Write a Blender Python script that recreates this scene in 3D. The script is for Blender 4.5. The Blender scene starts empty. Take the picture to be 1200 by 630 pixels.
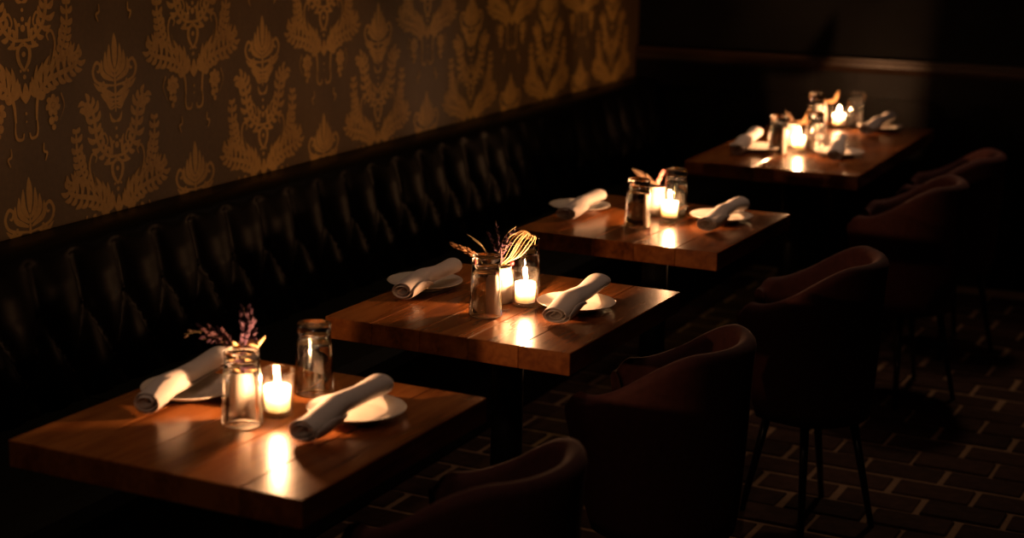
import bpy, math, random
import numpy as np
from mathutils import Vector, Matrix

random.seed(7)
PI = math.pi
scene = bpy.context.scene
COL = scene.collection

# ------------------------------------------------------------------ camera
FPX = 2034.6008
CR = Vector((0.8951916, 0.44515751, 0.02160536))
CU = Vector((-0.11766149, 0.18929864, 0.9748445))
CF = Vector((-0.42986949, 0.87521472, -0.22183645))
CC = Vector((1.45118923, -2.21060714, 1.73419251))
cam_data = bpy.data.cameras.new('camera')
cam = bpy.data.objects.new('camera', cam_data)
COL.objects.link(cam)
cam.matrix_world = Matrix(((CR.x, CU.x, -CF.x, CC.x), (CR.y, CU.y, -CF.y, CC.y), (CR.z, CU.z, -CF.z, CC.z), (0, 0, 0, 1)))
cam_data.sensor_width = 36.0
cam_data.lens = FPX * 36.0 / 1200.0
cam_data.clip_start = 0.05
cam_data.dof.use_dof = True
cam_data.dof.focus_distance = 4.02
cam_data.dof.aperture_fstop = 2.4
scene.camera = cam

# ------------------------------------------------------------------ world, view
world = bpy.data.worlds.new('world')
scene.world = world
world.use_nodes = True
bg = world.node_tree.nodes['Background']
bg.inputs[0].default_value = (1.0, 0.62, 0.36, 1)
bg.inputs[1].default_value = 0.0015
vs = scene.view_settings
vs.view_transform = 'Standard'
vs.look = 'None'
vs.exposure = 0.0
vs.gamma = 1.0
vs.use_curve_mapping = False

CANDLE_W = 5.6          # watts of one candle flame
def lamp(name, kind, loc, energy, color=(1, .62, .28), target=None, **kw):
    d = bpy.data.lights.new(name, kind)
    d.energy = energy
    d.color = color
    for k_, v_ in kw.items():
        setattr(d, k_, v_)
    o = bpy.data.objects.new(name, d)
    COL.objects.link(o)
    o.location = loc
    if target is not None:
        o.rotation_euler = (Vector(target) - Vector(loc)).to_track_quat('-Z', 'Y').to_euler()
    return o
# dimmed ceiling wall-washers above the papered wall
for i, yy in enumerate((0.2, 1.5, 2.8, 4.1)):
    lamp('wall_washer_light', 'SPOT', (-1.12, yy, 2.9), (14, 14, 15, 20)[i], (1, .66, .24), (-1.5, yy + .1, 1.0),
         spot_size=math.radians(62), spot_blend=1.0, shadow_soft_size=.06)
# dimmed recessed downlight over the far table; it throws the chair shadows on the bricks
lamp('unseen_spot', 'SPOT', (-.1, 4.75, 2.9), 34, (1, .6, .36), (.75, 2.6, 0), spot_size=math.radians(84), spot_blend=1.0, shadow_soft_size=.10)
# added fill spots above the row of tables, lifting tabletops and napkins
for yy, e in ((0.0, 12), (1.0, 12), (2.1, 12), (3.75, 15)):
    lamp('unseen_spot', 'SPOT', (-.28, yy + .35, 2.9), e, (1, .6, .42), (-.30, yy + .35, .75), spot_size=math.radians(48), spot_blend=1.0, shadow_soft_size=.15)
lamp('unseen_spot', 'SPOT', (.35, -1.7, 2.9), 14, (1, .6, .36), (-.2, .0, .7), spot_size=math.radians(60), spot_blend=1.0, shadow_soft_size=.15)  # added fill from the viewer's side, lifts the nearest table's front face
# dim lamp by the far right, catching the rail of the back wall
lamp('unseen_spot', 'SPOT', (1.7, 4.6, 2.9), 6, (1, .6, .36), (1.2, 5.3, .9), spot_size=math.radians(80), spot_blend=1.0, shadow_soft_size=.12)

# ------------------------------------------------------------------ pixel helpers (1200 x 630 frame)
def ray(px, py):
    return CF + CR * ((px - 600) / FPX) - CU * ((py - 315) / FPX)
def onz(px, py, z):
    d = ray(px, py)
    return CC + d * ((z - CC.z) / d.z)
def on_upright(px, py, base):
    """point of the pixel ray on the upright plane through base that faces the camera"""
    n = Vector((CF.x, CF.y, 0)).normalized()
    d = ray(px, py)
    return CC + d * ((Vector(base) - CC).dot(n) / d.dot(n))
def project(p):
    d = Vector(p) - CC
    z = d.dot(CF)
    return (600 + FPX * d.dot(CR) / z, 315 - FPX * d.dot(CU) / z, z)

# ------------------------------------------------------------------ materials
def new_mat(name):
    m = bpy.data.materials.new(name)
    m.use_nodes = True
    nt = m.node_tree
    return m, nt, nt.nodes['Principled BSDF']
def node(nt, typ, **kw):
    n = nt.nodes.new(typ)
    for k_, v_ in kw.items():
        setattr(n, k_, v_)
    return n
def ramp(nt, fac, stops):
    n = nt.nodes.new('ShaderNodeValToRGB')
    el = n.color_ramp.elements
    el[0].position, el[0].color = stops[0][0], (*stops[0][1], 1)
    el[1].position, el[1].color = stops[-1][0], (*stops[-1][1], 1)
    for p_, c_ in stops[1:-1]:
        e = el.new(p_)
        e.color = (*c_, 1)
    nt.links.new(fac, n.inputs[0])
    return n.outputs[0]
def noise(nt, scale, detail=4, coord='Object', mscale=(1, 1, 1), rough=.55):
    tc = node(nt, 'ShaderNodeTexCoord')
    mp = node(nt, 'ShaderNodeMapping')
    mp.inputs['Scale'].default_value = mscale
    nt.links.new(tc.outputs[coord], mp.inputs[0])
    n = node(nt, 'ShaderNodeTexNoise')
    n.inputs['Scale'].default_value = scale
    n.inputs['Detail'].default_value = detail
    n.inputs['Roughness'].default_value = rough
    nt.links.new(mp.outputs[0], n.inputs['Vector'])
    return n.outputs[0]
def bump(nt, bsdf, h, strength, dist):
    b = node(nt, 'ShaderNodeBump')
    b.inputs['Strength'].default_value = strength
    b.inputs['Distance'].default_value = dist
    nt.links.new(h, b.inputs['Height'])
    nt.links.new(b.outputs[0], bsdf.inputs['Normal'])
def simple(name, c0, c1, scale, rough, metallic=0, bstr=0, bdist=.002, mscale=(1, 1, 1), spec=.5, sheen=0, detail=4):
    m, nt, b = new_mat(name)
    h = noise(nt, scale, detail, mscale=mscale)
    nt.links.new(ramp(nt, h, [(.3, c0), (.7, c1)]), b.inputs['Base Color'])
    b.inputs['Roughness'].default_value = rough
    b.inputs['Metallic'].default_value = metallic
    b.inputs['Specular IOR Level'].default_value = spec
    if sheen:
        b.inputs['Sheen Weight'].default_value = sheen
        b.inputs['Sheen Roughness'].default_value = .4
        b.inputs['Sheen Tint'].default_value = (*c1, 1)
    if bstr:
        bump(nt, b, h, bstr, bdist)
    return m
M = {}
def wood_mat():
    m, nt, b = new_mat('varnished_wood')
    tc = node(nt, 'ShaderNodeTexCoord')
    oi = node(nt, 'ShaderNodeObjectInfo')
    add = node(nt, 'ShaderNodeVectorMath', operation='ADD')
    sc = node(nt, 'ShaderNodeVectorMath', operation='SCALE')
    cmb = node(nt, 'ShaderNodeCombineXYZ')
    for k_ in range(3):
        nt.links.new(oi.outputs['Random'], cmb.inputs[k_])
    nt.links.new(cmb.outputs[0], sc.inputs[0])
    sc.inputs['Scale'].default_value = 37.0
    nt.links.new(tc.outputs['Object'], add.inputs[0])
    nt.links.new(sc.outputs[0], add.inputs[1])
    mp = node(nt, 'ShaderNodeMapping')
    mp.inputs['Scale'].default_value = (1, .09, 1)
    nt.links.new(add.outputs[0], mp.inputs[0])
    n1 = node(nt, 'ShaderNodeTexNoise')
    n1.inputs['Scale'].default_value = 55
    n1.inputs['Detail'].default_value = 6
    n1.inputs['Distortion'].default_value = .6
    nt.links.new(mp.outputs[0], n1.inputs['Vector'])
    mp2 = node(nt, 'ShaderNodeMapping')
    mp2.inputs['Scale'].default_value = (1, .3, 1)
    nt.links.new(add.outputs[0], mp2.inputs[0])
    n2 = node(nt, 'ShaderNodeTexNoise')
    n2.inputs['Scale'].default_value = 11
    n2.inputs['Detail'].default_value = 3
    nt.links.new(mp2.outputs[0], n2.inputs['Vector'])
    mx = node(nt, 'ShaderNodeMath', operation='MULTIPLY_ADD')
    nt.links.new(n2.outputs[0], mx.inputs[0])
    mx.inputs[1].default_value = .75
    m3 = node(nt, 'ShaderNodeMath', operation='MULTIPLY')
    nt.links.new(n1.outputs[0], m3.inputs[0])
    m3.inputs[1].default_value = .55
    nt.links.new(m3.outputs[0], mx.inputs[2])
    m4 = node(nt, 'ShaderNodeMath', operation='MULTIPLY_ADD')
    nt.links.new(oi.outputs['Random'], m4.inputs[0])
    m4.inputs[1].default_value = .14
    nt.links.new(mx.outputs[0], m4.inputs[2])
    col = ramp(nt, m4.outputs[0], [(.45, (.075, .023, .007)), (.66, (.21, .064, .014)), (.85, (.31, .110, .028))])
    nt.links.new(col, b.inputs['Base Color'])
    rg = node(nt, 'ShaderNodeMapRange')
    nt.links.new(n2.outputs[0], rg.inputs[0])
    rg.inputs['To Min'].default_value = .18
    rg.inputs['To Max'].default_value = .28
    nt.links.new(rg.outputs[0], b.inputs['Roughness'])
    bump(nt, b, n1.outputs[0], .06, .002)
    return m
M['wood'] = wood_mat()
M['linen'] = simple('white_linen', (.73, .67, .63), (.80, .74, .70), 300, .9, bstr=.12, bdist=.0006, sheen=.2)
M['china'] = simple('white_china', (.74, .70, .64), (.78, .74, .68), 8, .16)
M['ceramic'] = simple('cream_ceramic', (.40, .365, .32), (.47, .43, .38), 20, .35)
M['velvet'] = simple('burgundy_upholstery', (.050, .0105, .009), (.072, .017, .014), 60, .85, bstr=.15, bdist=.001, sheen=.35)
M['iron'] = simple('black_iron', (.010, .010, .010), (.018, .016, .015), 40, .45, spec=.4)
M['leg_metal'] = simple('black_leg_metal', (.012, .011, .011), (.018, .017, .016), 30, .3)
M['leather'] = simple('black_leather', (.0012, .0009, .0008), (.0022, .0016, .0014), 45, .42, bstr=.15, bdist=.001, spec=.10)
M['seat_leather'] = simple('worn_black_seat_leather', (.0018, .0013, .0012), (.0032, .0023, .002), 45, .65, bstr=.15, bdist=.001, spec=.12)
M['brick'] = None
def brick_mat():
    m, nt, b = new_mat('worn_brick')
    oi = node(nt, 'ShaderNodeObjectInfo')
    geo = node(nt, 'ShaderNodeNewGeometry')
    h = noise(nt, 26, 6)
    ad = node(nt, 'ShaderNodeMath', operation='MULTIPLY_ADD')
    nt.links.new(oi.outputs['Random'], ad.inputs[0])
    ad.inputs[1].default_value = .35
    nt.links.new(h, ad.inputs[2])
    nt.links.new(ramp(nt, ad.outputs[0], [(.35, (.020, .0095, .006)), (.65, (.040, .019, .011)), (.95, (.065, .032, .019))]), b.inputs['Base Color'])
    b.inputs['Roughness'].default_value = .85
    b.inputs['Specular IOR Level'].default_value = .15
    bump(nt, b, h, .5, .004)
    return m
M['brick'] = brick_mat()
M['mortar'] = simple('pale_mortar', (.20, .12, .066), (.28, .17, .09), 60, .9, bstr=.4, bdist=.003)
M['dark_paint'] = simple('dark_green_black_paint', (.0035, .0037, .003), (.005, .0052, .0043), 6, .7, spec=.2)
M['dark_wood'] = simple('dark_stained_wood', (.050, .026, .014), (.085, .045, .024), 14, .4, mscale=(.2, 1, 1))
M['panel_wood'] = simple('black_stained_panel', (.006, .0045, .0035), (.009, .0065, .005), 12, .55, spec=.25, mscale=(1, 1, .2))
M['ceiling'] = simple('dark_ceiling_paint', (.03, .026, .022), (.04, .034, .028), 5, .9)
def paper_mat(name, c0, c1, c2):
    m, nt, b = new_mat(name)
    h = noise(nt, 3.0, 5, mscale=(1, 1.6, .35))
    h2 = noise(nt, 70, 4)
    mx = node(nt, 'ShaderNodeMath', operation='MULTIPLY_ADD')
    nt.links.new(h2, mx.inputs[0])
    mx.inputs[1].default_value = .5
    nt.links.new(h, mx.inputs[2])
    nt.links.new(ramp(nt, mx.outputs[0], [(.5, c0), (.72, c1), (1.0, c2)]), b.inputs['Base Color'])
    b.inputs['Roughness'].default_value = .55
    bump(nt, b, h2, .1, .001)
    return m
M['paper'] = paper_mat('brown_wallpaper', (.072, .040, .016), (.098, .055, .022), (.14, .080, .030))
M['gold'] = paper_mat('gold_wallpaper_print', (.30, .155, .040), (.46, .26, .07), (.60, .35, .10))
def glass_mat(name, tint=(.97, .97, .96), ior=1.5):
    m, nt, b = new_mat(name)
    nt.nodes.remove(b)
    out = nt.nodes['Material Output']
    tr = node(nt, 'ShaderNodeBsdfTransparent')
    tr.inputs[0].default_value = (*tint, 1)
    gl = node(nt, 'ShaderNodeBsdfGlossy')
    gl.inputs['Roughness'].default_value = .03
    nz = noise(nt, 9, 2)
    bp = node(nt, 'ShaderNodeBump')
    bp.inputs['Strength'].default_value = .08
    bp.inputs['Distance'].default_value = .004
    nt.links.new(nz, bp.inputs['Height'])
    nt.links.new(bp.outputs[0], gl.inputs['Normal'])
    lw = node(nt, 'ShaderNodeLayerWeight')
    lw.inputs['Blend'].default_value = .5
    pw_ = node(nt, 'ShaderNodeMath', operation='POWER')
    nt.links.new(lw.outputs['Facing'], pw_.inputs[0])
    pw_.inputs[1].default_value = 4.0
    fr = node(nt, 'ShaderNodeMath', operation='MULTIPLY_ADD')
    nt.links.new(pw_.outputs[0], fr.inputs[0])
    fr.inputs[1].default_value = .8
    fr.inputs[2].default_value = .05
    mix = node(nt, 'ShaderNodeMixShader')
    nt.links.new(fr.outputs[0], mix.inputs[0])
    nt.links.new(tr.outputs[0], mix.inputs[1])
    nt.links.new(gl.outputs[0], mix.inputs[2])
    nt.links.new(mix.outputs[0], out.inputs[0])
    return m
M['glass'] = glass_mat('clear_glass')
def solid_glass():
    m, nt, b = new_mat('thick_clear_glass')
    h = noise(nt, 6, 1)
    nt.links.new(ramp(nt, h, [(.3, (.97, .97, .96)), (.7, (.99, .99, .98))]), b.inputs['Base Color'])
    b.inputs['Transmission Weight'].default_value = 1.0
    b.inputs['IOR'].default_value = 1.47
    b.inputs['Roughness'].default_value = .01
    return m
M['tumbler_glass'] = solid_glass()
def wax_mat():
    m, nt, b = new_mat('white_wax')
    h = noise(nt, 30, 2)
    nt.links.new(ramp(nt, h, [(.3, (.90, .86, .80)), (.7, (.94, .90, .85))]), b.inputs['Base Color'])
    b.inputs['Roughness'].default_value = .45
    b.inputs['Subsurface Weight'].default_value = 1.0
    b.inputs['Subsurface Radius'].default_value = (1.0, .85, .65)
    b.inputs['Subsurface Scale'].default_value = .07
    return m
M['wax'] = wax_mat()
def flame_mat():
    m, nt, b = new_mat('candle_flame')
    tc = node(nt, 'ShaderNodeTexCoord')
    sp = node(nt, 'ShaderNodeSeparateXYZ')
    nt.links.new(tc.outputs['Object'], sp.inputs[0])
    mr = node(nt, 'ShaderNodeMapRange')
    nt.links.new(sp.outputs[2], mr.inputs[0])
    mr.inputs['From Min'].default_value = 0
    mr.inputs['From Max'].default_value = .03
    c = ramp(nt, mr.outputs[0], [(0, (1, .50, .18)), (.4, (1, .72, .38)), (1, (1, .56, .2))])
    nt.nodes.remove(b)                 # a flame is glowing gas: it emits and lets light through
    em = node(nt, 'ShaderNodeEmission')
    em.inputs[1].default_value = 45
    nt.links.new(c, em.inputs[0])
    ad = node(nt, 'ShaderNodeAddShader')
    nt.links.new(em.outputs[0], ad.inputs[0])
    nt.links.new(node(nt, 'ShaderNodeBsdfTransparent').outputs[0], ad.inputs[1])
    nt.links.new(ad.outputs[0], nt.nodes['Material Output'].inputs[0])
    return m
M['flame'] = flame_mat()
def plain(name, c, rough=.8, var=.35, scale=120):
    return simple(name, tuple(x * (1 - var) for x in c), tuple(min(1, x * (1 + var)) for x in c), scale, rough)
M['purple'] = plain('dried_purple_petals', (.045, .015, .038))
M['mauve'] = plain('dried_mauve_petals', (.062, .022, .032))
M['straw'] = plain('dried_straw', (.50, .33, .15))
M['tan'] = plain('dried_tan_leaf', (.36, .19, .08))
M['pink'] = plain('dried_pink_plume', (.62, .22, .19))
M['brownleaf'] = plain('dried_brown_leaf', (.12, .07, .04))
M['red'] = plain('dried_red_bud', (.45, .02, .03))
M['stem'] = plain('dried_stem', (.16, .13, .06))
M['wick'] = plain('charred_wick', (.02, .015, .01))

# ------------------------------------------------------------------ mesh helpers
def mesh(name, verts, faces, mat, smooth=False):
    me = bpy.data.meshes.new(name)
    me.from_pydata([tuple(v) for v in verts], [], faces)
    me.update()
    if mat:
        me.materials.append(mat)
    if smooth:
        me.polygons.foreach_set('use_smooth', [True] * len(me.polygons))
    return me
def obj(name, me, parent=None, loc=(0, 0, 0), rot=(0, 0, 0)):
    o = bpy.data.objects.new(name, me)
    COL.objects.link(o)
    o.location = loc
    o.rotation_euler = rot
    if parent:
        o.parent = parent
    return o
def tag(o, label=None, cat=None, group=None, kind=None):
    if label: o['label'] = label
    if cat: o['category'] = cat
    if group: o['group'] = group
    if kind: o['kind'] = kind
    return o
def thing(name, label, cat, loc=(0, 0, 0), rz=0, group=None):
    o = bpy.data.objects.new(name, None)
    COL.objects.link(o)
    o.empty_display_size = .05
    o.location = loc
    o.rotation_euler = (0, 0, rz)
    return tag(o, label, cat, group)
class MB:
    def __init__(self):
        self.v, self.f = [], []
    def add(self, v, f):
        n = len(self.v)
        self.v += [tuple(x) for x in v]
        self.f += [tuple(i + n for i in q) for q in f]
        return self
    def box(self, x0, x1, y0, y1, z0, z1):
        v = [(x, y, z) for z in (z0, z1) for y in (y0, y1) for x in (x0, x1)]
        return self.add(v, [(0, 2, 3, 1), (4, 5, 7, 6), (0, 1, 5, 4), (2, 6, 7, 3), (0, 4, 6, 2), (1, 3, 7, 5)])
    def bbox(self, x0, x1, y0, y1, z0, z1, b):
        """box with chamfered edges"""
        X, Y, Z = (x0, x1), (y0, y1), (z0, z1)
        v, idx = [], {}
        for i in (0, 1):
            for j in (0, 1):
                for k_ in (0, 1):
                    sx, sy, sz = 1 - 2 * i, 1 - 2 * j, 1 - 2 * k_
                    for ax in range(3):
                        p = [X[i] + sx * b, Y[j] + sy * b, Z[k_] + sz * b]
                        p[ax] = (X[i], Y[j], Z[k_])[ax]
                        idx[(i, j, k_, ax)] = len(v)
                        v.append(p)
        f = []
        for a in (0, 1):
            f.append([idx[(a, j, k_, 0)] for j, k_ in (((0, 0), (0, 1), (1, 1), (1, 0)) if a == 0 else ((0, 0), (1, 0), (1, 1), (0, 1)))])
            f.append([idx[(j, a, k_, 1)] for j, k_ in (((0, 0), (1, 0), (1, 1), (0, 1)) if a == 0 else ((0, 0), (0, 1), (1, 1), (1, 0)))])
            f.append([idx[(j, k_, a, 2)] for j, k_ in (((0, 0), (0, 1), (1, 1), (1, 0)) if a == 0 else ((0, 0), (1, 0), (1, 1), (0, 1)))])
        for a in (0, 1):
            for c in (0, 1):
                f.append([idx[(0, a, c, 1)], idx[(1, a, c, 1)], idx[(1, a, c, 2)], idx[(0, a, c, 2)]])
                f.append([idx[(a, 0, c, 0)], idx[(a, 1, c, 0)], idx[(a, 1, c, 2)], idx[(a, 0, c, 2)]])
                f.append([idx[(a, c, 0, 0)], idx[(a, c, 1, 0)], idx[(a, c, 1, 1)], idx[(a, c, 0, 1)]])
                for k_ in (0, 1):
                    f.append([idx[(a, c, k_, 0)], idx[(a, c, k_, 1)], idx[(a, c, k_, 2)]])
        return self.add(v, f)
    def lathe(self, prof, seg=32, c=(0, 0, 0)):
        v, f = [], []
        n = len(prof)
        for i in range(seg):
            a = 2 * PI * i / seg
            for r_, z_ in prof:
                v.append((c[0] + r_ * math.cos(a), c[1] + r_ * math.sin(a), c[2] + z_))
        for i in range(seg):
            j = (i + 1) % seg
            for q in range(n - 1):
                f.append((i * n + q, j * n + q, j * n + q + 1, i * n + q + 1))
        return self.add(v, f)
    def tube(self, pts, rad, seg=6, cap=True):
        pts = [Vector(p) for p in pts]
        rr = rad if isinstance(rad, (list, tuple)) else [rad] * len(pts)
        v, f = [], []
        up = Vector((.31, .17, .93)).normalized()
        for i, p in enumerate(pts):
            t = (pts[min(i + 1, len(pts) - 1)] - pts[max(i - 1, 0)]).normalized()
            a = t.cross(up)
            if a.length < 1e-4: a = t.cross(Vector((1, 0, 0)))
            a.normalize()
            b = t.cross(a)
            for s in range(seg):
                w = 2 * PI * s / seg
                v.append(p + (a * math.cos(w) + b * math.sin(w)) * rr[i])
        for i in range(len(pts) - 1):
            for s in range(seg):
                s2 = (s + 1) % seg
                f.append((i * seg + s, i * seg + s2, (i + 1) * seg + s2, (i + 1) * seg + s))
        if cap:
            f.append(tuple(range(seg - 1, -1, -1)))
            f.append(tuple(range((len(pts) - 1) * seg, len(pts) * seg)))
        return self.add(v, f)
    def ellipsoid(self, c, axis, la, lb, seg=6, rings=4):
        axis = Vector(axis).normalized()
        a = axis.cross(Vector((.3, .5, .8))).normalized()
        b = axis.cross(a)
        c = Vector(c)
        v = [c - axis * la]
        f = []
        for i in range(1, rings):
            t = PI * i / rings
            for s in range(seg):
                w = 2 * PI * s / seg
                v.append(c - axis * la * math.cos(t) + (a * math.cos(w) + b * math.sin(w)) * lb * math.sin(t))
        v.append(c + axis * la)
        for s in range(seg):
            f.append((0, 1 + (s + 1) % seg, 1 + s))
            for i in range(rings - 2):
                p, q = 1 + i * seg, 1 + (i + 1) * seg
                f.append((p + s, p + (s + 1) % seg, q + (s + 1) % seg, q + s))
            p = 1 + (rings - 2) * seg
            f.append((p + s, p + (s + 1) % seg, len(v) - 1))
        return self.add(v, f)
    def me(self, name, mat, smooth=False):
        return mesh(name, self.v, self.f, mat, smooth)
def fix_normals(me):
    import bmesh
    bm = bmesh.new()
    bm.from_mesh(me)
    bmesh.ops.remove_doubles(bm, verts=bm.verts, dist=1e-6)
    bmesh.ops.recalc_face_normals(bm, faces=bm.faces)
    bm.to_mesh(me)
    bm.free()
    me.polygons.foreach_set('use_smooth', [True] * len(me.polygons))
    me.update()
def catmull(pts, n=8):
    pts = [Vector(p) for p in pts]
    P = [pts[0] * 2 - pts[1]] + pts + [pts[-1] * 2 - pts[-2]]
    out = []
    for i in range(1, len(P) - 2):
        for j in range(n):
            t = j / n
            a, b, c, d = P[i - 1], P[i], P[i + 1], P[i + 2]
            out.append(.5 * ((2 * b) + (c - a) * t + (2 * a - 5 * b + 4 * c - d) * t * t + (3 * b - a - 3 * c + d) * t ** 3))
    out.append(pts[-1])
    return out

# ------------------------------------------------------------------ the room
WALL_A = math.radians(1.3484)
W0 = Vector((-1.46687, 0, 0))
WD = Vector((-math.sin(WALL_A), math.cos(WALL_A), 0))
WN = Vector((math.cos(WALL_A), math.sin(WALL_A), 0))
L_END = 5.25
wall = obj('wall_left', MB().box(-.12, 0, -2.2, L_END + .3, 0, 3.0).me('wall_left', M['paper']), loc=W0, rot=(0, 0, WALL_A))
tag(wall, 'brown damask wallpaper wall above the black tufted bench', kind='structure')

BA = math.radians(6.0)
CORNER = W0 + WD * L_END
bw = obj('wall_back', MB().box(-.25, 4.2, 0, .12, 0, 3.0).me('wall_back', M['dark_paint']), loc=CORNER, rot=(0, 0, BA))
tag(bw, 'almost black painted back wall above the wooden rail', kind='structure')
rail = MB()
rp = [(.0, -.030), (-.026, -.030), (-.034, -.018), (-.026, -.008), (-.026, .010), (-.040, .018), (-.040, .030), (0, .030)]
n = len(rp)
for x in (0.0, 4.2):
    rail.v += [(x, p[0], .945 + p[1]) for p in rp]
rail.f += [(i, (i + 1) % n, n + (i + 1) % n, n + i) for i in range(n)] + [tuple(range(n)), tuple(range(2 * n - 1, n - 1, -1))]
o = obj('trim_1', rail.me('chair_rail', M['dark_wood']), loc=CORNER, rot=(0, 0, BA))
tag(o, 'dark wooden chair rail running along the back wall', kind='structure')
o = obj('trim_2', MB().box(.0, 4.2, -.012, 0, .0, .915).me('wainscot', M['panel_wood']), loc=CORNER, rot=(0, 0, BA))
tag(o, 'black stained wainscot under the rail of the back wall', kind='structure')
me_st = MB().bbox(-.045, .045, -.016, 0, .16, .80, .003).me('stile', M['panel_wood'])
for i in range(8):
    obj('stile', me_st, o, (.35 + i * .52, -.0125, 0))
me_rl = MB().bbox(0, 4.2, -.016, 0, 0, .115, .003).me('wainscot_rail', M['panel_wood'])
obj('wainscot_rail', me_rl, o, (0, -.0125, .80))
obj('wainscot_rail', me_rl, o, (0, -.0125, .045))
ce = obj('ceiling', MB().box(-1.9, 2.9, -2.3, 6.2, 3.0, 3.1).me('ceiling', M['ceiling']))
tag(ce, 'dark painted ceiling over the whole dining room', kind='structure')

# floor: mortar bed with every brick on it
fl = obj('floor', MB().box(-1.9, 2.9, -2.3, 6.2, -.10, -.006).me('floor', M['mortar']))
tag(fl, 'worn brick floor with pale mortar joints', kind='structure')
BL, BP = .2405, .1405
var = [MB().bbox(-.1150 + .001 * k_, .1150 - .0015 * k_, -.0640 + .001 * (k_ % 2), .0640 - .0007 * k_, -.03, 0, .004 + .0008 * k_).me('brick', M['brick']) for k_ in range(4)]
cand = []
for r_ in range(-22, 24):
    yj = 2.667 + BP * r_
    ph = .328 if r_ % 2 == 0 else .445
    for c_ in range(-8, 11):
        cx, cy = ph + BL * (c_ + .5), yj
        if not (-1.8 < cx < 2.75 and -2.1 < cy < 5.2): continue
        px, py, d = project((cx, cy, 0))
        vis = 700 < px < 1260 and 330 < py < 680 and d > 0
        cand.append((0 if vis else 1, d, cx, cy))
cand.sort()
rest = MB()
for i, (inv, d, cx, cy) in enumerate(cand):
    jx, jy, jz, jr = (random.uniform(-.003, .003), random.uniform(-.003, .003), random.uniform(-.003, .0015), random.uniform(-.012, .012))
    if inv == 0 and i < 300:
        obj('brick', var[i % 4], fl, (cx + jx, cy + jy, jz), (random.uniform(-.006, .006), random.uniform(-.006, .006), jr))
    else:
        rest.bbox(cx + jx - .112, cx + jx + .112, cy + jy - .061, cy + jy + .061, -.03, jz, .004)
tag(obj('far_bricks', rest.me('far_bricks', M['brick']), fl), kind='stuff')

# ------------------------------------------------------------------ damask print on the left wall
class Print:
    """flat printed shapes in (u, v), v downwards"""
    def __init__(self):
        self.v, self.f = [], []
    def stroke(self, pts, w, prof='leaf', mirror=True, n=6):
        w *= 1.12
        c = catmull([(p[0], p[1], 0) for p in pts], n)
        L = len(c)
        for sg in ((1, -1) if mirror else (1,)):
            b0 = len(self.v)
            for i, p in enumerate(c):
                t = i / (L - 1)
                d = c[min(i + 1, L - 1)] - c[max(i - 1, 0)]
                nn = Vector((-d.y, d.x, 0))
                nn = nn.normalized() if nn.length > 1e-9 else Vector((1, 0, 0))
                if prof == 'leaf': k_ = max(.04, math.sin(PI * min(1, t * .92 + .06)) ** .7)
                elif prof == 'taper': k_ = max(.12, 1 - t * .85)
                else: k_ = .55 + .45 * math.sin(PI * t)
                a, b = p + nn * w * .5 * k_, p - nn * w * .5 * k_
                self.v += [(sg * a.x, a.y), (sg * b.x, b.y)]
            for i in range(L - 1):
                q = b0 + 2 * i
                self.f.append((q, q + 1, q + 3, q + 2))
    def acanthus(self, pts, w, lobes, lo, li, t0=.15, t1=.95):
        """spine with pointed lobes on both sides (lo, li: lobe lengths of the two sides)"""
        self.stroke(pts, w, 'even')
        c = catmull([(p[0], p[1], 0) for p in pts], 10)
        L = len(c)
        for j in range(lobes):
            t = t0 + (t1 - t0) * j / max(1, lobes - 1)
            i = min(L - 2, int(t * (L - 1)))
            d = (c[i + 1] - c[i]).normalized()
            nn = Vector((-d.y, d.x, 0))
            g = math.sin(PI * (.15 + .8 * j / lobes)) * .5 + .5
            for s, ln in ((1, lo), (-1, li)):
                ln *= (1.1, .85, 1.0)[j % 3]
                e = c[i] + nn * s * ln * g + d * ln * g * .70
                m_ = c[i] + nn * s * ln * g * .64 + d * ln * g * .14
                self.stroke([(c[i].x, c[i].y), (m_.x, m_.y), (e.x, e.y)], .0128 * (.6 + .5 * g), 'leaf', n=4)
    def dot(self, u_, v_, r_, mirror=True):
        for sg in ((1, -1) if mirror and u_ else (1,)):
            b0 = len(self.v)
            for i in range(10):
                a = 2 * PI * i / 10
                self.v.append((sg * (u_ + r_ * math.cos(a)), v_ + r_ * math.sin(a)))
            self.f.append(tuple(range(b0, b0 + 10)))
P = Print()
P.stroke([(0, .088), (.001, .04), (0, -.002)], .020, mirror=False)
for a_, b_, c_, w_ in (((.004, .100), (.022, .072), (.022, .026), .015), ((.004, .112), (.036, .085), (.038, .044), .015), ((.006, .122), (.050, .100), (.054, .064), .014),
                       ((.004, .160), (.040, .150), (.066, .128), .017), ((.004, .172), (.034, .170), (.060, .152), .014), ((.004, .182), (.022, .184), (.042, .172), .012), ((.030, .135), (.062, .140), (.088, .122), .011)):
    P.stroke([a_, b_, c_], w_)
P.stroke([(.004, .135), (.042, .130), (.078, .118), (.090, .092), (.076, .070), (.060, .078), (.066, .094), (.074, .092)], .0085, 'even')
P.dot(.030, .112, .006); P.dot(.048, .124, .005)
P.stroke([(0, .09), (0, .15), (0, .205)], .008, 'even', False)
P.stroke([(0, .19), (.020, .195), (.032, .180), (.022, .170)], .006, 'even')
P.stroke([(.0, .23), (.016, .225), (.026, .205)], .009)
P.acanthus([(0, .322), (.034, .318), (.066, .295), (.084, .258), (.090, .215), (.102, .182), (.122, .172), (.130, .190)], .011, 11, .032, .028, .14, .98)
P.stroke([(.050, .300), (.038, .278), (.050, .256), (.062, .266), (.054, .276)], .006, 'even')
P.stroke([(.02, .318), (.022, .285), (.03, .265)], .010)
for dd in ((0, .292, .009), (0, .270, .006), (.013, .283, .005), (0, .248, .005)): P.dot(*dd)
P.stroke([(0, .325), (.021, .345), (.018, .372), (0, .396)], .011, 'even')
P.stroke([(.0, .334), (.036, .338), (.046, .325)], .007)
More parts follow.
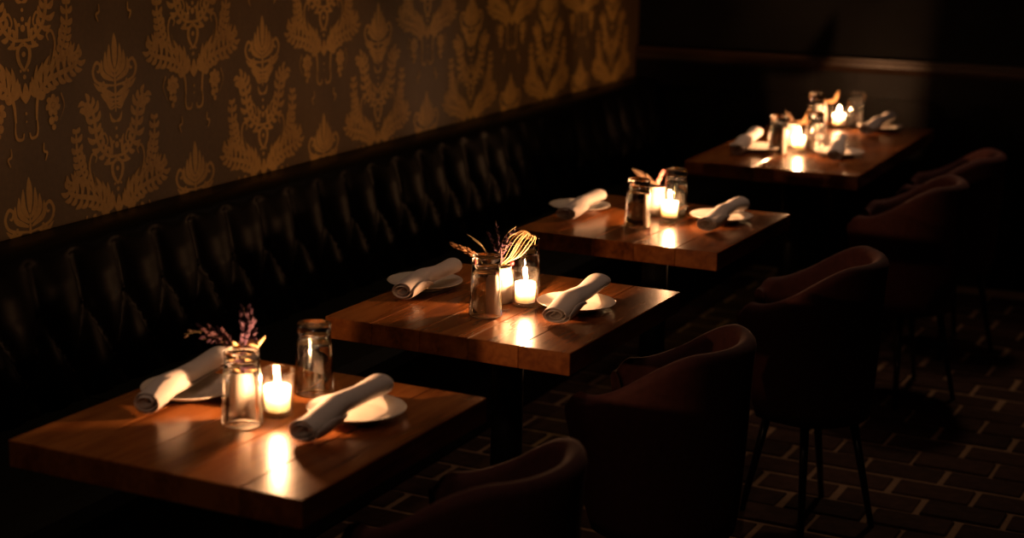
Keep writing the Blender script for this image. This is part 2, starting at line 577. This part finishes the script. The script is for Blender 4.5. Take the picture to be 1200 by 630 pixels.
P.dot(0, .355, .007); P.dot(0, .410, .006); P.dot(.013, .395, .004)
P.acanthus([(.128, .375), (.150, .335), (.163, .290), (.165, .232)], .009, 8, .021, .024, .02, .97)
P.stroke([(.078, .428), (.112, .396), (.140, .356), (.158, .31)], .006, 'taper')
P.stroke([(.078, .420), (.104, .378), (.116, .335), (.104, .305), (.086, .312), (.092, .328)], .007, 'even')
P.stroke([(.070, .440), (.090, .395), (.100, .350)], .005, 'taper')
P.acanthus([(.038, .52), (.042, .478), (.056, .447), (.090, .425), (.135, .412), (.178, .402), (.200, .385), (.192, .362)], .012, 12, .030, .050, .20, .98)
P.stroke([(.040, .520), (.041, .545), (.034, .560), (.016, .562), (.010, .548)], .007, 'even')
for q in (((.050, .452), (.040, .420), (.046, .385)), ((.058, .445), (.058, .412), (.066, .380)), ((.070, .437), (.078, .408), (.088, .388)), ((.046, .462), (.030, .440), (.026, .412))):
    P.stroke(q, .013)
P.dot(.150, .378, .008); P.dot(.164, .368, .006); P.dot(.142, .366, .005)
for i in range(7):
    a = 2 * PI * i / 7
    P.stroke([(.100 + .008 * math.cos(a), .490 + .008 * math.sin(a)), (.100 + .018 * math.cos(a + .3), .490 + .018 * math.sin(a + .3)), (.100 + .028 * math.cos(a + .1), .490 + .028 * math.sin(a + .1))], .016)
P.dot(.100, .490, .007); P.dot(.093, .528, .011); P.dot(.110, .524, .008); P.dot(.101, .545, .008)
P.stroke([(.132, .462), (.143, .495), (.124, .530)], .005, 'taper')
P.stroke([(0, .47), (.001, .45), (0, .425)], .020, mirror=False)
P.stroke([(0, .475), (.014, .455), (.018, .438)], .009)
P.dot(0, .50, .004); P.dot(0, .52, .003)
P.stroke([(.060, .580), (.060, .600), (.072, .606), (.064, .625)], .006, 'even')
me_motif = mesh('wallpaper_motif', [(.0003 + 3e-7 * i, a, -b) for i, (a, b) in enumerate(P.v)], P.f, M['gold'])
for j in range(-5, 13):
    yl = 1.058 + .351 * j
    if yl > L_END - .1: continue
    for q in range(-1, 4):
        zt = (1.305 if j % 2 else .975) + .66 * q
        if zt - .6 > 2.95 or zt < .85: continue
        obj('wallpaper_motif', me_motif, wall, (0, yl, zt))

# ------------------------------------------------------------------ tufted banquette
bq = thing('banquette', 'long black tufted leather banquette along the papered wall', 'bench', W0, WALL_A)
Y0, Y1 = -1.6, L_END - .03
TS, TR, ZB = .165, .16, .68
def face_x(z):
    return .115 + (.80 - z) / .36 * .075
def tuft(s, z):
    t = (z - ZB)
    sp = (s - .90) / TS
    if t > 0:
        w = abs(math.sin(PI * sp)) ** .6
        k_ = min(1, (.80 - z) / .06) if z < .80 else 0
        h = w * .032 * (.55 + .45 * max(0, k_))
    else:
        a, b = sp + t / (2 * TR), sp - t / (2 * TR)
        h = (abs(math.sin(PI * a)) * abs(math.sin(PI * b))) ** .42 * .036
    return h
ns = int((Y1 - Y0) / .0135)
zs = [.43 + .37 * i / 30 for i in range(31)]
V, F = [], []
for i in range(ns + 1):
    y = Y0 + (Y1 - Y0) * i / ns
    for z in zs:
        V.append((face_x(z) + tuft(y, z), y, z))
    for a_ in (.30, .7, 1.15, PI / 2):           # rounded top edge
        V.append((.075 + (face_x(.80) + .012 - .075) * math.cos(a_), y, .80 + .0345 * math.sin(a_)))
    V.append((.002, y, .8345))
    V.append((.002, y, .43))
m_ = len(zs) + 6
for i in range(ns):
    for q in range(m_):
        q2 = (q + 1) % m_
        F.append((i * m_ + q, (i + 1) * m_ + q, (i + 1) * m_ + q2, i * m_ + q2))
F += [tuple(range(m_)), tuple(range(ns * m_ + m_ - 1, ns * m_ - 1, -1))]
back = obj('backrest', mesh('backrest', V, F, M['leather'], True), bq)
me_b = MB().lathe([(0, .006), (.006, .0055), (.011, .003), (.012, 0), (.011, -.004)], 12).me('button', M['leather'], True)
for row, zb in enumerate((ZB, ZB - TR)):
    nb = int((Y1 - Y0) / TS)
    for i in range(nb + 1):
        yb = .90 + TS * (i - 15) + (TS / 2 if row else 0)
        if not (Y0 + .05 < yb < Y1 - .05): continue
        obj('button', me_b, back, (face_x(zb) + .002, yb, zb), (0, PI / 2 - .2, 0))
# seat cushions, seat by seat
me_s = MB()
V, F = [], []
SEG = 1.3
prof = [(.17, .36), (.60, .36), (.64, .375), (.655, .405), (.645, .435), (.61, .455), (.5, .463), (.35, .462), (.2, .455), (.17, .45)]
for i, yy in enumerate((0, .02, SEG - .026, SEG - .006)):
    s = .985 if i in (0, 3) else 1.0
    V += [(.41 + (x - .41) * s, yy, .41 + (z - .41) * s) for x, z in prof]
np_ = len(prof)
for i in range(3):
    F += [(i * np_ + q, i * np_ + (q + 1) % np_, (i + 1) * np_ + (q + 1) % np_, (i + 1) * np_ + q) for q in range(np_)]
F += [tuple(range(np_ - 1, -1, -1)), tuple(range(3 * np_, 4 * np_))]
me_seat = mesh('seat_cushion', V, F, M['seat_leather'])
yy = Y0
while yy + SEG <= Y1 + .2:
    obj('seat_cushion', me_seat, bq, (0, yy, 0))
    yy += SEG + .004
obj('plinth', MB().bbox(.002, .58, Y0, Y1, 0, .358, .006).me('plinth', M['panel_wood']), bq)

# ------------------------------------------------------------------ tables
ZT = .75
TH = .0503
def table(name, label, cx, cy, w, d, rz, nplank, group):
    t = thing(name, label, 'table', (cx, cy, 0), rz, group)
    pw = w / nplank
    me_p = MB().bbox(-pw / 2 + .0003, pw / 2 - .0003, -d / 2, d / 2, ZT - TH, ZT, .0016).me('plank', M['wood'])
    for i in range(nplank):
        obj('plank', me_p, t, (-w / 2 + pw * (i + .5), 0, 0))
    obj('pedestal_base', MB().lathe([(0, 0), (.215, 0), (.22, .006), (.215, .016), (.12, .032), (.055, .05), (.04, .07), (0, .07)], 40).me('pedestal_base', M['iron'], True), t)
    obj('column', MB().lathe([(0, .06), (.038, .06), (.038, ZT - TH - .02), (0, ZT - TH - .02)], 24).me('column', M['iron'], True), t)
    mp = MB().box(-w * .36, w * .36, -.03, .03, ZT - TH - .022, ZT - TH).box(-.03, .03, -d * .36, d * .36, ZT - TH - .022, ZT - TH)
    obj('mounting_plate', mp.me('mounting_plate', M['iron']), t)
    return t
TW, TD = .61, .6478
tables = [(0.0, 0.0), (.007, 1.0174), (-.0688, 2.1371)]
tl = ['nearest thick wooden table, at the lower left of the picture', 'second thick wooden table with the dried grasses, in sharp focus', 'third thick wooden table, between the grasses table and the far long table']
for (nx, ny), lb in zip(tables, tl):
    table('dining_table', lb, nx - TW / 2, ny + TD / 2, TW, TD, 0, 5, 'wooden tables along the banquette')
R4 = .03475
n4 = Vector((-.0813, 3.5791, 0))
a4, b4 = Vector((math.cos(R4), math.sin(R4), 0)), Vector((-math.sin(R4), math.cos(R4), 0))
c4 = n4 - a4 * .3121 + b4 * .665
t4 = thing('long_dining_table', 'farthest long wooden table with two candles', 'table', (c4.x, c4.y, 0), R4, 'wooden tables along the banquette')
pw = .6242 / 5
me_p = MB().bbox(-pw / 2 + .0003, pw / 2 - .0003, -.665, .665, ZT - TH, ZT, .0016).me('plank', M['wood'])
for i in range(5):
    obj('plank', me_p, t4, (-.3121 + pw * (i + .5), 0, 0))
for s in (-1, 1):
    obj('pedestal_base', MB().lathe([(0, 0), (.215, 0), (.22, .006), (.215, .016), (.12, .032), (.055, .05), (.04, .07), (0, .07)], 40).me('pedestal_base', M['iron'], True), t4, (0, s * .34, 0))
    obj('column', MB().lathe([(0, .06), (.038, .06), (.038, ZT - TH - .02), (0, ZT - TH - .02)], 24).me('column', M['iron'], True), t4, (0, s * .34, 0))
    obj('mounting_plate', MB().box(-.22, .22, -.03, .03, ZT - TH - .022, ZT - TH).box(-.03, .03, -.2, .2, ZT - TH - .022, ZT - TH).me('mounting_plate', M['iron']), t4, (0, s * .34, 0))

# ------------------------------------------------------------------ tub chairs
def sstep(a, b, x):
    t = max(0, min(1, (x - a) / (b - a)))
    return t * t * (3 - 2 * t)
def chair_meshes():
    """chair faces local -x, its back towards +x"""
    TM = math.radians(138)
    nth = 72
    zb = .315
    prof_n = 10
    V, F = [], []
    def rad(z):
        t = max(0, min(1, (z - zb) / (.755 - zb)))
        return .158 + .062 * t ** .8
    rows = None
    for i in range(nth + 1):
        th = -TM + 2 * TM * i / nth
        ab = abs(math.degrees(th))
        top = .640 + .115 * (1 - sstep(42, 122, ab))
        ends = sstep(138, 126, ab)
        top -= .03 * (1 - ends)
        ct, st = math.cos(th), math.sin(th)
        ex = 1.0 if ct > 0 else 1.14
        sec = []
        tk = .042
        for q in range(prof_n + 1):
            z = zb + (top - .02 - zb) * q / prof_n
            sec.append((rad(z), z))
        ro, rz_ = rad(top - .02), top - .02
        for q in range(1, 7):
            a = PI * q / 7
            sec.append((ro - tk / 2 + tk / 2 * math.cos(a), rz_ + .022 * math.sin(a)))
        for q in range(7):
            z = rz_ - (rz_ - .40) * q / 6
            sec.append((rad(z) - tk * (1 + .15 * math.sin(PI * q / 6)), z))
        rows = len(sec)
        for r_, z in sec:
            V.append((r_ * ct * ex + .036 * max(0, (.70 - z) / .385), r_ * st * 1.04, z))
    for i in range(nth):
        for q in range(rows - 1):
            F.append((i * rows + q, (i + 1) * rows + q, (i + 1) * rows + q + 1, i * rows + q + 1))
        F.append((i * rows + rows - 1, (i + 1) * rows + rows - 1, (i + 1) * rows, i * rows))
    F += [tuple(range(rows - 1, -1, -1)), tuple(range(nth * rows, nth * rows + rows))]
    shell = mesh('shell', V, F, M['velvet'], True)
    # seat: rounded pad with a bowed front
    V, F = [], []
    pr = [(.0, .318), (.90, .318), (.97, .335), (1.0, .37), (1.0, .43), (.97, .455), (.88, .470), (.5, .478), (0, .480)]
    seg = 40
    for i in range(seg):
        a = 2 * PI * i / seg
        for k_, z in pr:
            rr = .153 if math.cos(a) > -.5 else .153 + .028 * (-.5 - math.cos(a)) * 2
            rr *= .86 + .14 * min(1, (z - .318) / .08)
            V.append((k_ * rr * math.cos(a) + .030, k_ * rr * math.sin(a) * 1.04, z))
    npf = len(pr)
    for i in range(seg):
        j = (i + 1) % seg
        F += [(i * npf + q, j * npf + q, j * npf + q + 1, i * npf + q + 1) for q in range(npf - 1)]
    seat = mesh('seat_cushion', V, F, M['velvet'], True)
    under = MB().lathe([(0, .300), (.125, .300), (.138, .306), (.146, .318), (0, .318)], 36, (.036, 0, 0)).me('underframe', M['iron'], True)
    legs = []
    for ux, uy, l1 in ((1, 0, .165), (-1, 0, .195), (0, 1, .21), (0, -1, .21)):
        legs.append(MB().tube([(.036 + ux * .115, uy * .115, .305), (.055 + ux * l1, uy * l1, .0)], [.0125, .0085], 10).me('leg', M['leg_metal'], True))
    return shell, seat, under, legs
CH = chair_meshes()
chairs = [((.105, .348), -4, 'burgundy tub chair cut by the bottom edge, at the nearest table'),
          ((.107, 1.262), 2, 'burgundy tub chair at the second table with the dried grasses'),
          ((.145, 2.255), 9, 'burgundy tub chair whose thin black legs stand on lit bricks, third table'),
          ((.070, 3.61), 5, 'burgundy tub chair at the near half of the far long table'),
          ((.060, 4.31), 5, 'farthest burgundy tub chair, at the far end of the long table')]
for (x, y), rz, lb in chairs:
    t = thing('tub_chair', lb, 'chair', (x, y, 0), math.radians(rz), 'burgundy tub chairs')
    obj('shell', CH[0], t)
    obj('seat_cushion', CH[1], t)
    obj('underframe', CH[2], t)
    for lg in CH[3]:
        obj('leg', lg, t)

# ------------------------------------------------------------------ tableware
GH = .14
gb = MB().lathe([(0, .120), (.018, .1195), (.0265, .115), (.0305, .095), (.0332, .045), (.0352, .004), (.0366, 0), (.0380, .001), (.0386, .004), (.0362, .045), (.0338, .095), (.0320, .117), (.0328, .123), (.0328, .135), (.0312, .1392), (.028, .140), (0, .1385)], 64)
me_glass = gb.me('tumbler', M['tumbler_glass'], True)
fix_normals(me_glass)
def glass(pos, label):
    o = obj('drinking_glass', me_glass, loc=(pos[0], pos[1], ZT + .0003))
    tag(o, label, 'glass', 'upside-down drinking glasses')
me_holder = MB().lathe([(0, 0), (.026, 0), (.0285, .002), (.0295, .006), (.0315, .045), (.0335, .084), (.0335, .087), (.0322, .0878), (.0315, .086), (.0296, .045), (.0275, .012), (.022, .0095), (0, .009)], 48).me('candle_holder', M['glass'], True)
me_wax = MB().lathe([(0, .0095), (.0222, .0095), (.0238, .011), (.0246, .05), (.0245, .0545), (.0232, .0562), (.020, .0552), (.010, .0535), (0, .053)], 40).me('wax', M['wax'], True)
me_wick = MB().tube([(0, 0, .052), (.0005, 0, .058), (.0012, .0004, .063)], .0009, 6).me('wick', M['wick'])
me_flame = MB().lathe([(0, 0), (.0026, .0012), (.0046, .005), (.0050, .008), (.0044, .013), (.0030, .019), (.0015, .025), (0, .030)], 20).me('flame', M['flame'], True)
def candle(pos, lh, lc):
    x, y = pos
    o = obj('candle_holder', me_holder, loc=(x, y, ZT + .0003))
    tag(o, lh, 'candle holder', 'clear glass candle holders')
    t = thing('votive_candle', lc, 'candle', (x, y, ZT + .0006), 0, 'lit white votive candles')
    wx = obj('wax', me_wax, t)
    obj('wick', me_wick, wx)
    obj('flame', me_flame, t, (.001, 0, .0595))
    d = bpy.data.lights.new('flame_light', 'POINT')
    d.energy = CANDLE_W
    d.color = (1, .475, .215)
    d.shadow_soft_size = .006
    l = bpy.data.objects.new('flame_light', d)
    COL.objects.link(l)
    l.parent = t
    l.location = (.001, 0, .0725)
me_vase = MB().lathe([(0, 0), (.030, 0), (.0325, .002), (.0335, .010), (.0330, .040), (.0305, .062), (.0268, .075), (.0262, .081), (.0275, .0845), (.0262, .0858), (.0245, .0845), (.0240, .078), (.028, .060), (.030, .03), (.028, .008), (0, .006)], 40).me('vase', M['ceramic'], True)
def vase(pos, label):
    tag(obj('bud_vase', me_vase, loc=(pos[0], pos[1], ZT + .0003)), label, 'vase', 'cream bud vases')
PR = .0925
me_plate = MB().lathe([(0, .002), (.045, .002), (.046, 0), (.050, 0), (.052, .003), (.070, .008), (.090, .0165), (.0925, .0180), (.0918, .0190), (.0895, .0187), (.070, .0118), (.060, .0075), (.054, .0062), (0, .0058)], 64).me('plate', M['china'], True)
def plate(pos, label):
    tag(obj('bread_plate', me_plate, loc=(pos[0], pos[1], ZT)), label, 'plate', 'white bread plates')
def napkin(plate_xy, y_near, x_near, x_far, length, label, seed=0, flat=.86, turns=2.7, r0=.027, flare=.2, droop=0.0):
    """a linen napkin rolled up: a spiral sheet along +y lying over the plate"""
    rnd = random.Random(seed)
    nL, nS = 30, 76
    V, F = [], []
    ph = rnd.uniform(-.5, .5)
    px_, py_ = plate_xy
    for i in range(nL + 1):
        t = i / nL
        y = y_near + length * t
        x = x_near + (x_far - x_near) * t + .004 * math.sin(t * 5 + ph)
        # height of what lies under the roll
        dy = math.hypot(y - py_, x - px_)
        under = .0195 if dy < PR * .96 else .0195 * max(0, 1 - (dy - PR * .96) / .075) ** 1.2
        if y > py_: under = .0195 + .045 * max(0, (y - py_) - .03)
        under -= droop * max(0, t - .72) ** 1.5
        g = 1 + .05 * math.sin(t * 7 + ph) + flare * max(0, t - .72) - .12 * max(0, .2 - t)
        end = 2 * PI * (turns - .42 * sstep(.1, .85, t) + .05 * math.sin(9 * t))
        for s in range(nS + 1):
            q = s / nS
            a = end * q
            r_ = (.0050 + (r0 - .0050) * (a / (2 * PI * turns)) ** .8) * g
            r_ *= 1 + .035 * math.sin(2 * a + 6 * t + ph) * q + .018 * math.sin(3 * a + 13 * t + seed)
            aa = a + ph + 2.3 + .5 * t
            ca, sa = math.cos(aa), math.sin(aa)
            yy_ = y + (.007 * math.sin(aa * .5 + ph) * q + .006 * math.sin(aa + 1.3)) * (1 if t in (0, 1) else .6)
            V.append((x + r_ * ca * (2 - flat) * .96, yy_, ZT + under + r0 * flat * g * 1.04 + r_ * sa * flat + .0012))
    for i in range(nL):
        for s in range(nS):
            b = i * (nS + 1) + s
            F.append((b, b + 1, b + nS + 2, b + nS + 1))
    V = np.array(V)
    org = np.array([x_near, y_near + length / 2, ZT])
    me = mesh('napkin', (V - org).tolist(), F, M['linen'], True)
    o = obj('rolled_napkin', me, loc=tuple(org))
    md = o.modifiers.new('thickness', 'SOLIDIFY')
    md.thickness = .0021
    md.offset = 0
    sb = o.modifiers.new('smooth', 'SUBSURF')
    sb.levels = 1
    sb.render_levels = 1
    tag(o, label, 'napkin', 'rolled white napkins')

def g_at(px, py):                     # glass whose upturned base shows at this pixel
    p = onz(px, py, ZT + GH)
    return (p.x, p.y)
def t_at(px, py):
    p = onz(px, py, ZT)
    return (p.x, p.y)
# table 1
V1 = t_at(284, 474)
glass(g_at(283, 409), 'upside-down glass in front of the purple flowers, nearest table')
glass(g_at(368, 378), 'upside-down glass standing alone right of the candle, nearest table')
vase(V1, 'cream bud vase of purple flowers on the nearest table')
candle(t_at(325, 486), 'glass candle holder on the nearest table', 'lit votive candle on the nearest table')
plate(t_at(418, 487), 'white plate at the aisle side of the nearest table')
plate(t_at(222, 462), 'white plate at the bench side of the nearest table')
napkin(t_at(418, 487), .232, -.152, -.142, .262, 'rolled napkin at the aisle side of the nearest table', 1, flare=.5, droop=.05)
napkin(t_at(222, 462), .222, -.487, -.505, .262, 'rolled napkin at the bench side of the nearest table', 2, r0=.026)
# table 2
V2 = t_at(585, 353)
glass(g_at(570, 299), 'sharp upside-down glass in front of the dried grasses, second table')
glass(g_at(616, 276), 'upside-down glass behind the candle of the second table')
vase(V2, 'cream bud vase of dried grasses on the second table')
candle(t_at(615, 358), 'glass candle holder on the second table, in sharp focus', 'lit votive candle on the second table, in sharp focus')
plate(t_at(675, 361), 'white plate at the aisle side of the second table')
plate(t_at(498, 336), 'white plate at the bench side of the second table')
napkin(t_at(675, 361), 1.215, -.122, -.128, .270, 'rolled napkin at the aisle side of the second table', 3, flat=.72, r0=.0285)
napkin(t_at(498, 336), 1.225, -.523, -.498, .215, 'rolled napkin with a clear spiral end, bench side of the second table', 4, r0=.0265)
# table 3
V3 = t_at(769, 251)
glass(g_at(749, 209), 'upside-down glass left of the vase on the third table')
glass(g_at(793, 198), 'upside-down glass behind the candle of the third table')
vase(V3, 'cream bud vase with a pink plume on the third table')
candle(t_at(784, 258), 'glass candle holder on the third table', 'lit votive candle on the third table')
plate(t_at(845, 258), 'white plate at the aisle side of the third table')
plate(t_at(679, 246), 'white plate at the bench side of the third table')
napkin(t_at(845, 258), 2.38, -.196, -.178, .262, 'rolled napkin at the aisle side of the third table', 5, flare=.9, droop=.08)
napkin(t_at(679, 246), 2.315, -.606, -.588, .215, 'rolled napkin at the bench side of the third table', 6, flat=.78)
# far long table
V4, V5 = (-.485, 4.115), (-.585, 4.80)
glass((-.478, 3.915), 'upside-down glass left of the nearer candle, far long table')
glass((-.395, 4.105), 'upside-down glass right behind the nearer candle, far long table')
vase(V4, 'small bud vase behind the nearer candle, far long table')
candle((-.428, 4.008), 'glass holder of the nearer candle on the far long table', 'nearer of the two lit candles on the far long table')
glass((-.562, 4.67), 'upside-down glass left of the farther candle, far long table')
glass((-.425, 4.78), 'upside-down glass right of the farther candle, far long table')
vase(V5, 'small bud vase beside the farther candle, far long table')
candle((-.479, 4.72), 'glass holder of the farther candle on the far long table', 'farther of the two lit candles on the far long table')
plate(t_at(983, 182), 'white plate near the aisle corner of the far long table')
plate(t_at(884, 176), 'white plate at the bench side of the far long table')
plate(t_at(1031, 152), 'white plate at the farthest end of the far long table')
napkin(t_at(983, 182), 3.835, -.242, -.285, .25, 'rolled napkin pointing at the viewer, far long table', 7)
napkin(t_at(884, 176), 3.77, -.586, -.598, .262, 'rolled napkin at the bench side of the far long table', 8, flare=.6)
napkin(t_at(1031, 152), 4.55, -.322, -.285, .262, 'rolled napkin at the farthest end of the far long table', 9, flare=.5)

# ------------------------------------------------------------------ dried flowers
def sprig(name, label, base, path_px, mat, kind='spray', size=.01, dense=26, spread=.008, group=None, depth=0.0, seed=1):
    """a dried stem from the vase mouth along pixels, with its blossom at the end part"""
    rnd = random.Random(seed)
    b = Vector((base[0], base[1], ZT))
    n = Vector((CF.x, CF.y, 0)).normalized()
    pts = [b + Vector((rnd.uniform(-.008, .008), rnd.uniform(-.008, .008), .010)), b + Vector((rnd.uniform(-.012, .012), rnd.uniform(-.012, .012), .084))]
    for i, (px, py) in enumerate(path_px):
        p = on_upright(px, py, b)
        pts.append(p + n * depth * (i + 1) / len(path_px))
    c = catmull(pts, 8)
    t = thing(name, label, 'dried flower', tuple(b), 0, group)
    loc = [p - b for p in c]
    st = MB().tube(loc, [.0011] * (len(loc) - 1) + [.0005], 5).me('stem', M['stem'])
    obj('stem', st, t)
    m = MB()
    L = len(loc)
    if kind == 'spray':                      # tiny florets round the upper half
        for k_ in range(dense):
            u_ = .42 + .58 * k_ / dense
            i = min(L - 2, int(u_ * (L - 1)))
            d = (loc[i + 1] - loc[i]).normalized()
            side = Vector((rnd.gauss(0, 1), rnd.gauss(0, 1), rnd.gauss(.3, .8))).normalized()
            q = loc[i] + side * spread * rnd.uniform(.2, 1)
            m.tube([loc[i], q], .0004, 4)
            m.ellipsoid(q, d + side * .8, size * rnd.uniform(.5, 1), size * .38 * rnd.uniform(.6, 1))
        obj('blossom', m.me('blossom', mat), t)
    elif kind == 'plume':                    # spindle of fine hairs
        i0 = int(.45 * L)
        for k_ in range(dense):
            u_ = k_ / dense
            i = min(L - 2, i0 + int(u_ * (L - 1 - i0)))
            d = (loc[i + 1] - loc[i]).normalized()
            w = math.sin(PI * (.12 + .8 * u_)) * spread
            side = Vector((rnd.gauss(0, 1), rnd.gauss(0, 1), rnd.gauss(0, 1))).normalized()
            m.ellipsoid(loc[i] + side * w * .5, d + side * .45, size * rnd.uniform(.7, 1.1), size * .22, 5, 4)
        obj('plume', m.me('plume', mat), t)
    elif kind == 'leaf':                     # long dry leaf, folded along its midrib
        i0 = int(.42 * L)
        seg = loc[i0:]
        V, F = [], []
        for i, p in enumerate(seg):
            u_ = i / (len(seg) - 1)
            d = (seg[min(i + 1, len(seg) - 1)] - seg[max(i - 1, 0)]).normalized()
            s = d.cross(Vector((CF.x, CF.y, CF.z))).normalized()
            w = spread * math.sin(PI * (.06 + .92 * u_)) ** .8
            k_ = n * w * .5
            V += [p + s * w + k_, p - n * .0008, p - s * w + k_]
        for i in range(len(seg) - 1):
            F += [(3 * i, 3 * i + 1, 3 * i + 4, 3 * i + 3), (3 * i + 1, 3 * i + 2, 3 * i + 5, 3 * i + 4)]
        lo = obj('leaf', mesh('leaf', V, F, mat, True), t)
        md = lo.modifiers.new('thickness', 'SOLIDIFY')
        md.thickness = .0008
    elif kind == 'arch':                     # drooping tassel of many arching strands
        i0 = int(.30 * L)
        for k_ in range(dense):
            f_ = k_ / (dense - 1) - .5
            off = CR * (f_ * spread) + n * rnd.uniform(-.006, .006)
            seg = []
            for i in range(i0, L):
                u_ = (i - i0) / (L - 1 - i0)
                w = math.sin(PI * min(1, .08 + u_ * .75))
                seg.append(loc[i] + off * w + Vector((0, 0, .006 * math.sin(u_ * 5 + k_) * .25)) + CU * (-f_ * .014 * u_))
            e = seg[-1]
            seg += [e + CR * .004 - Vector((0, 0, .006)), e + CR * .001 - Vector((0, 0, .016 + rnd.uniform(0, .008)))]
            m.tube(seg, [.0009] * (len(seg) - 1) + [.0004], 5)
        obj('strands', m.me('strands', mat), t)
    return t
G1, G2, G3, G4 = 'dried purple flowers on the nearest table', 'dried grasses on the second table', 'dried stems on the third table', 'dried stems on the far table'
sprig('statice_sprig', 'purple statice leaning right above the nearest vase', V1, [(290, 392), (294, 366)], M['purple'], 'spray', .010, 60, .018, G1, 0, 11)
sprig('statice_sprig', 'tall dark purple statice tip above the nearest vase', V1, [(286, 390), (284, 362)], M['purple'], 'spray', .009, 40, .014, G1, .02, 12)
sprig('statice_sprig', 'mauve statice leaning left over the nearest napkin', V1, [(262, 396), (236, 384)], M['mauve'], 'spray', .009, 50, .016, G1, .0, 13)
sprig('statice_sprig', 'dim purple sprig lowest on the left of the nearest vase', V1, [(262, 400), (232, 402)], M['purple'], 'spray', .008, 36, .012, G1, .03, 14)
sprig('statice_sprig', 'thin dark sprig reaching farthest left from the nearest vase', V1, [(250, 392), (212, 396)], M['brownleaf'], 'spray', .006, 24, .010, G1, .03, 15)
sprig('dried_petal', 'small orange-tan dry leaf upright left of the nearest vase mouth', V1, [(277, 404), (276, 395)], M['straw'], 'leaf', spread=.006, group=G1, depth=-.03, seed=16)
sprig('dried_petal', 'curled tan dry leaf at the right of the nearest vase mouth', V1, [(300, 405), (313, 390)], M['straw'], 'leaf', spread=.005, group=G1, depth=-.02, seed=17)
sprig('dried_petal', 'broad tan dry leaf across the nearest vase mouth', V1, [(294, 402), (306, 402)], M['straw'], 'leaf', spread=.007, group=G1, depth=-.02, seed=18)

sprig('grass_tassel', 'straw-coloured drooping grass tassel above the sharp candle', V2, [(598, 300), (610, 281), (619, 272)], M['straw'], 'arch', dense=8, spread=.058, group=G2, seed=21)
sprig('lavender_sprig', 'tallest thin purple sprig of the second table', V2, [(585, 288), (581, 258)], M['purple'], 'spray', .007, 30, .006, G2, 0, 22)
sprig('lavender_sprig', 'purple sprig leaning right towards the grass tassel', V2, [(590, 290), (604, 266)], M['purple'], 'spray', .007, 34, .008, G2, -.01, 23)
sprig('lavender_sprig', 'low pinkish purple sprig at the foot of the grass tassel', V2, [(590, 294), (598, 281)], M['mauve'], 'spray', .007, 34, .009, G2, -.02, 24)
sprig('lavender_sprig', 'dark purple sprig leaning left, second table', V2, [(580, 290), (570, 272)], M['purple'], 'spray', .007, 30, .007, G2, .01, 25)
sprig('straw_sprig', 'fine straw blade leaning left above the sharp glass', V2, [(570, 295), (560, 283), (547, 274)], M['straw'], 'leaf', spread=.0016, group=G2, seed=26)
sprig('straw_sprig', 'second fine straw blade leaning left, lower one', V2, [(571, 297), (564, 288), (553, 279)], M['tan'], 'leaf', spread=.0016, group=G2, seed=27)
sprig('straw_sprig', 'fine tan blade curving right over the purple sprigs', V2, [(588, 286), (596, 272), (605, 265)], M['tan'], 'leaf', spread=.0014, group=G2, seed=29)
sprig('foxtail_grass', 'tan foxtail ear pointing left from the second vase', V2, [(562, 302), (546, 293), (528, 285)], M['tan'], 'plume', .008, 130, .011, G2, .0, 28)
rb = on_upright(600, 309, (V2[0], V2[1], ZT))
t = thing('red_bud', 'small red bud between the grass tassel and the sharp candle', 'dried flower', tuple(rb))
mb = MB()
for k_ in range(6):
    a = k_ * PI / 3
    mb.ellipsoid((.0022 * math.cos(a), .0022 * math.sin(a), .001), (math.cos(a) * .5, math.sin(a) * .5, 1), .005, .0028, 8, 6)
obj('petals', mb.me('petals', M['red'], True), t)
d_ = Vector((V2[0], V2[1], ZT + .08)) - rb
obj('stem', MB().tube([(0, 0, 0), tuple(d_ * .5 + Vector((0, 0, .002))), tuple(d_)], .0009, 5).me('stem', M['stem']), t)

sprig('feather_plume', 'pink feathery plume above the third vase', V3, [(768, 222), (772, 211), (777, 200)], M['pink'], 'plume', .008, 110, .009, G3, .0, 31)
sprig('dry_leaf', 'dark dry leaf leaning left above the third vase', V3, [(758, 212), (750, 204), (740, 197)], M['brownleaf'], 'leaf', spread=.011, group=G3, seed=32)
sprig('dry_leaf', 'smaller dark dry leaf beside the pink plume', V3, [(762, 212), (757, 203)], M['brownleaf'], 'leaf', spread=.008, group=G3, seed=33)
sprig('dry_leaf', 'brown leaf above the nearer vase of the far long table', V4, [(943, 142), (950, 126)], M['tan'], 'leaf', spread=.010, group=G4, seed=41)
sprig('statice_sprig', 'dim sprig above the nearer vase of the far long table', V4, [(928, 140), (920, 132)], M['brownleaf'], 'spray', .008, 26, .010, G4, 0, 42)
sprig('dry_leaf', 'brown leaf above the farther vase of the far long table', V5, [(977, 118), (983, 106)], M['tan'], 'leaf', spread=.009, group=G4, seed=43)
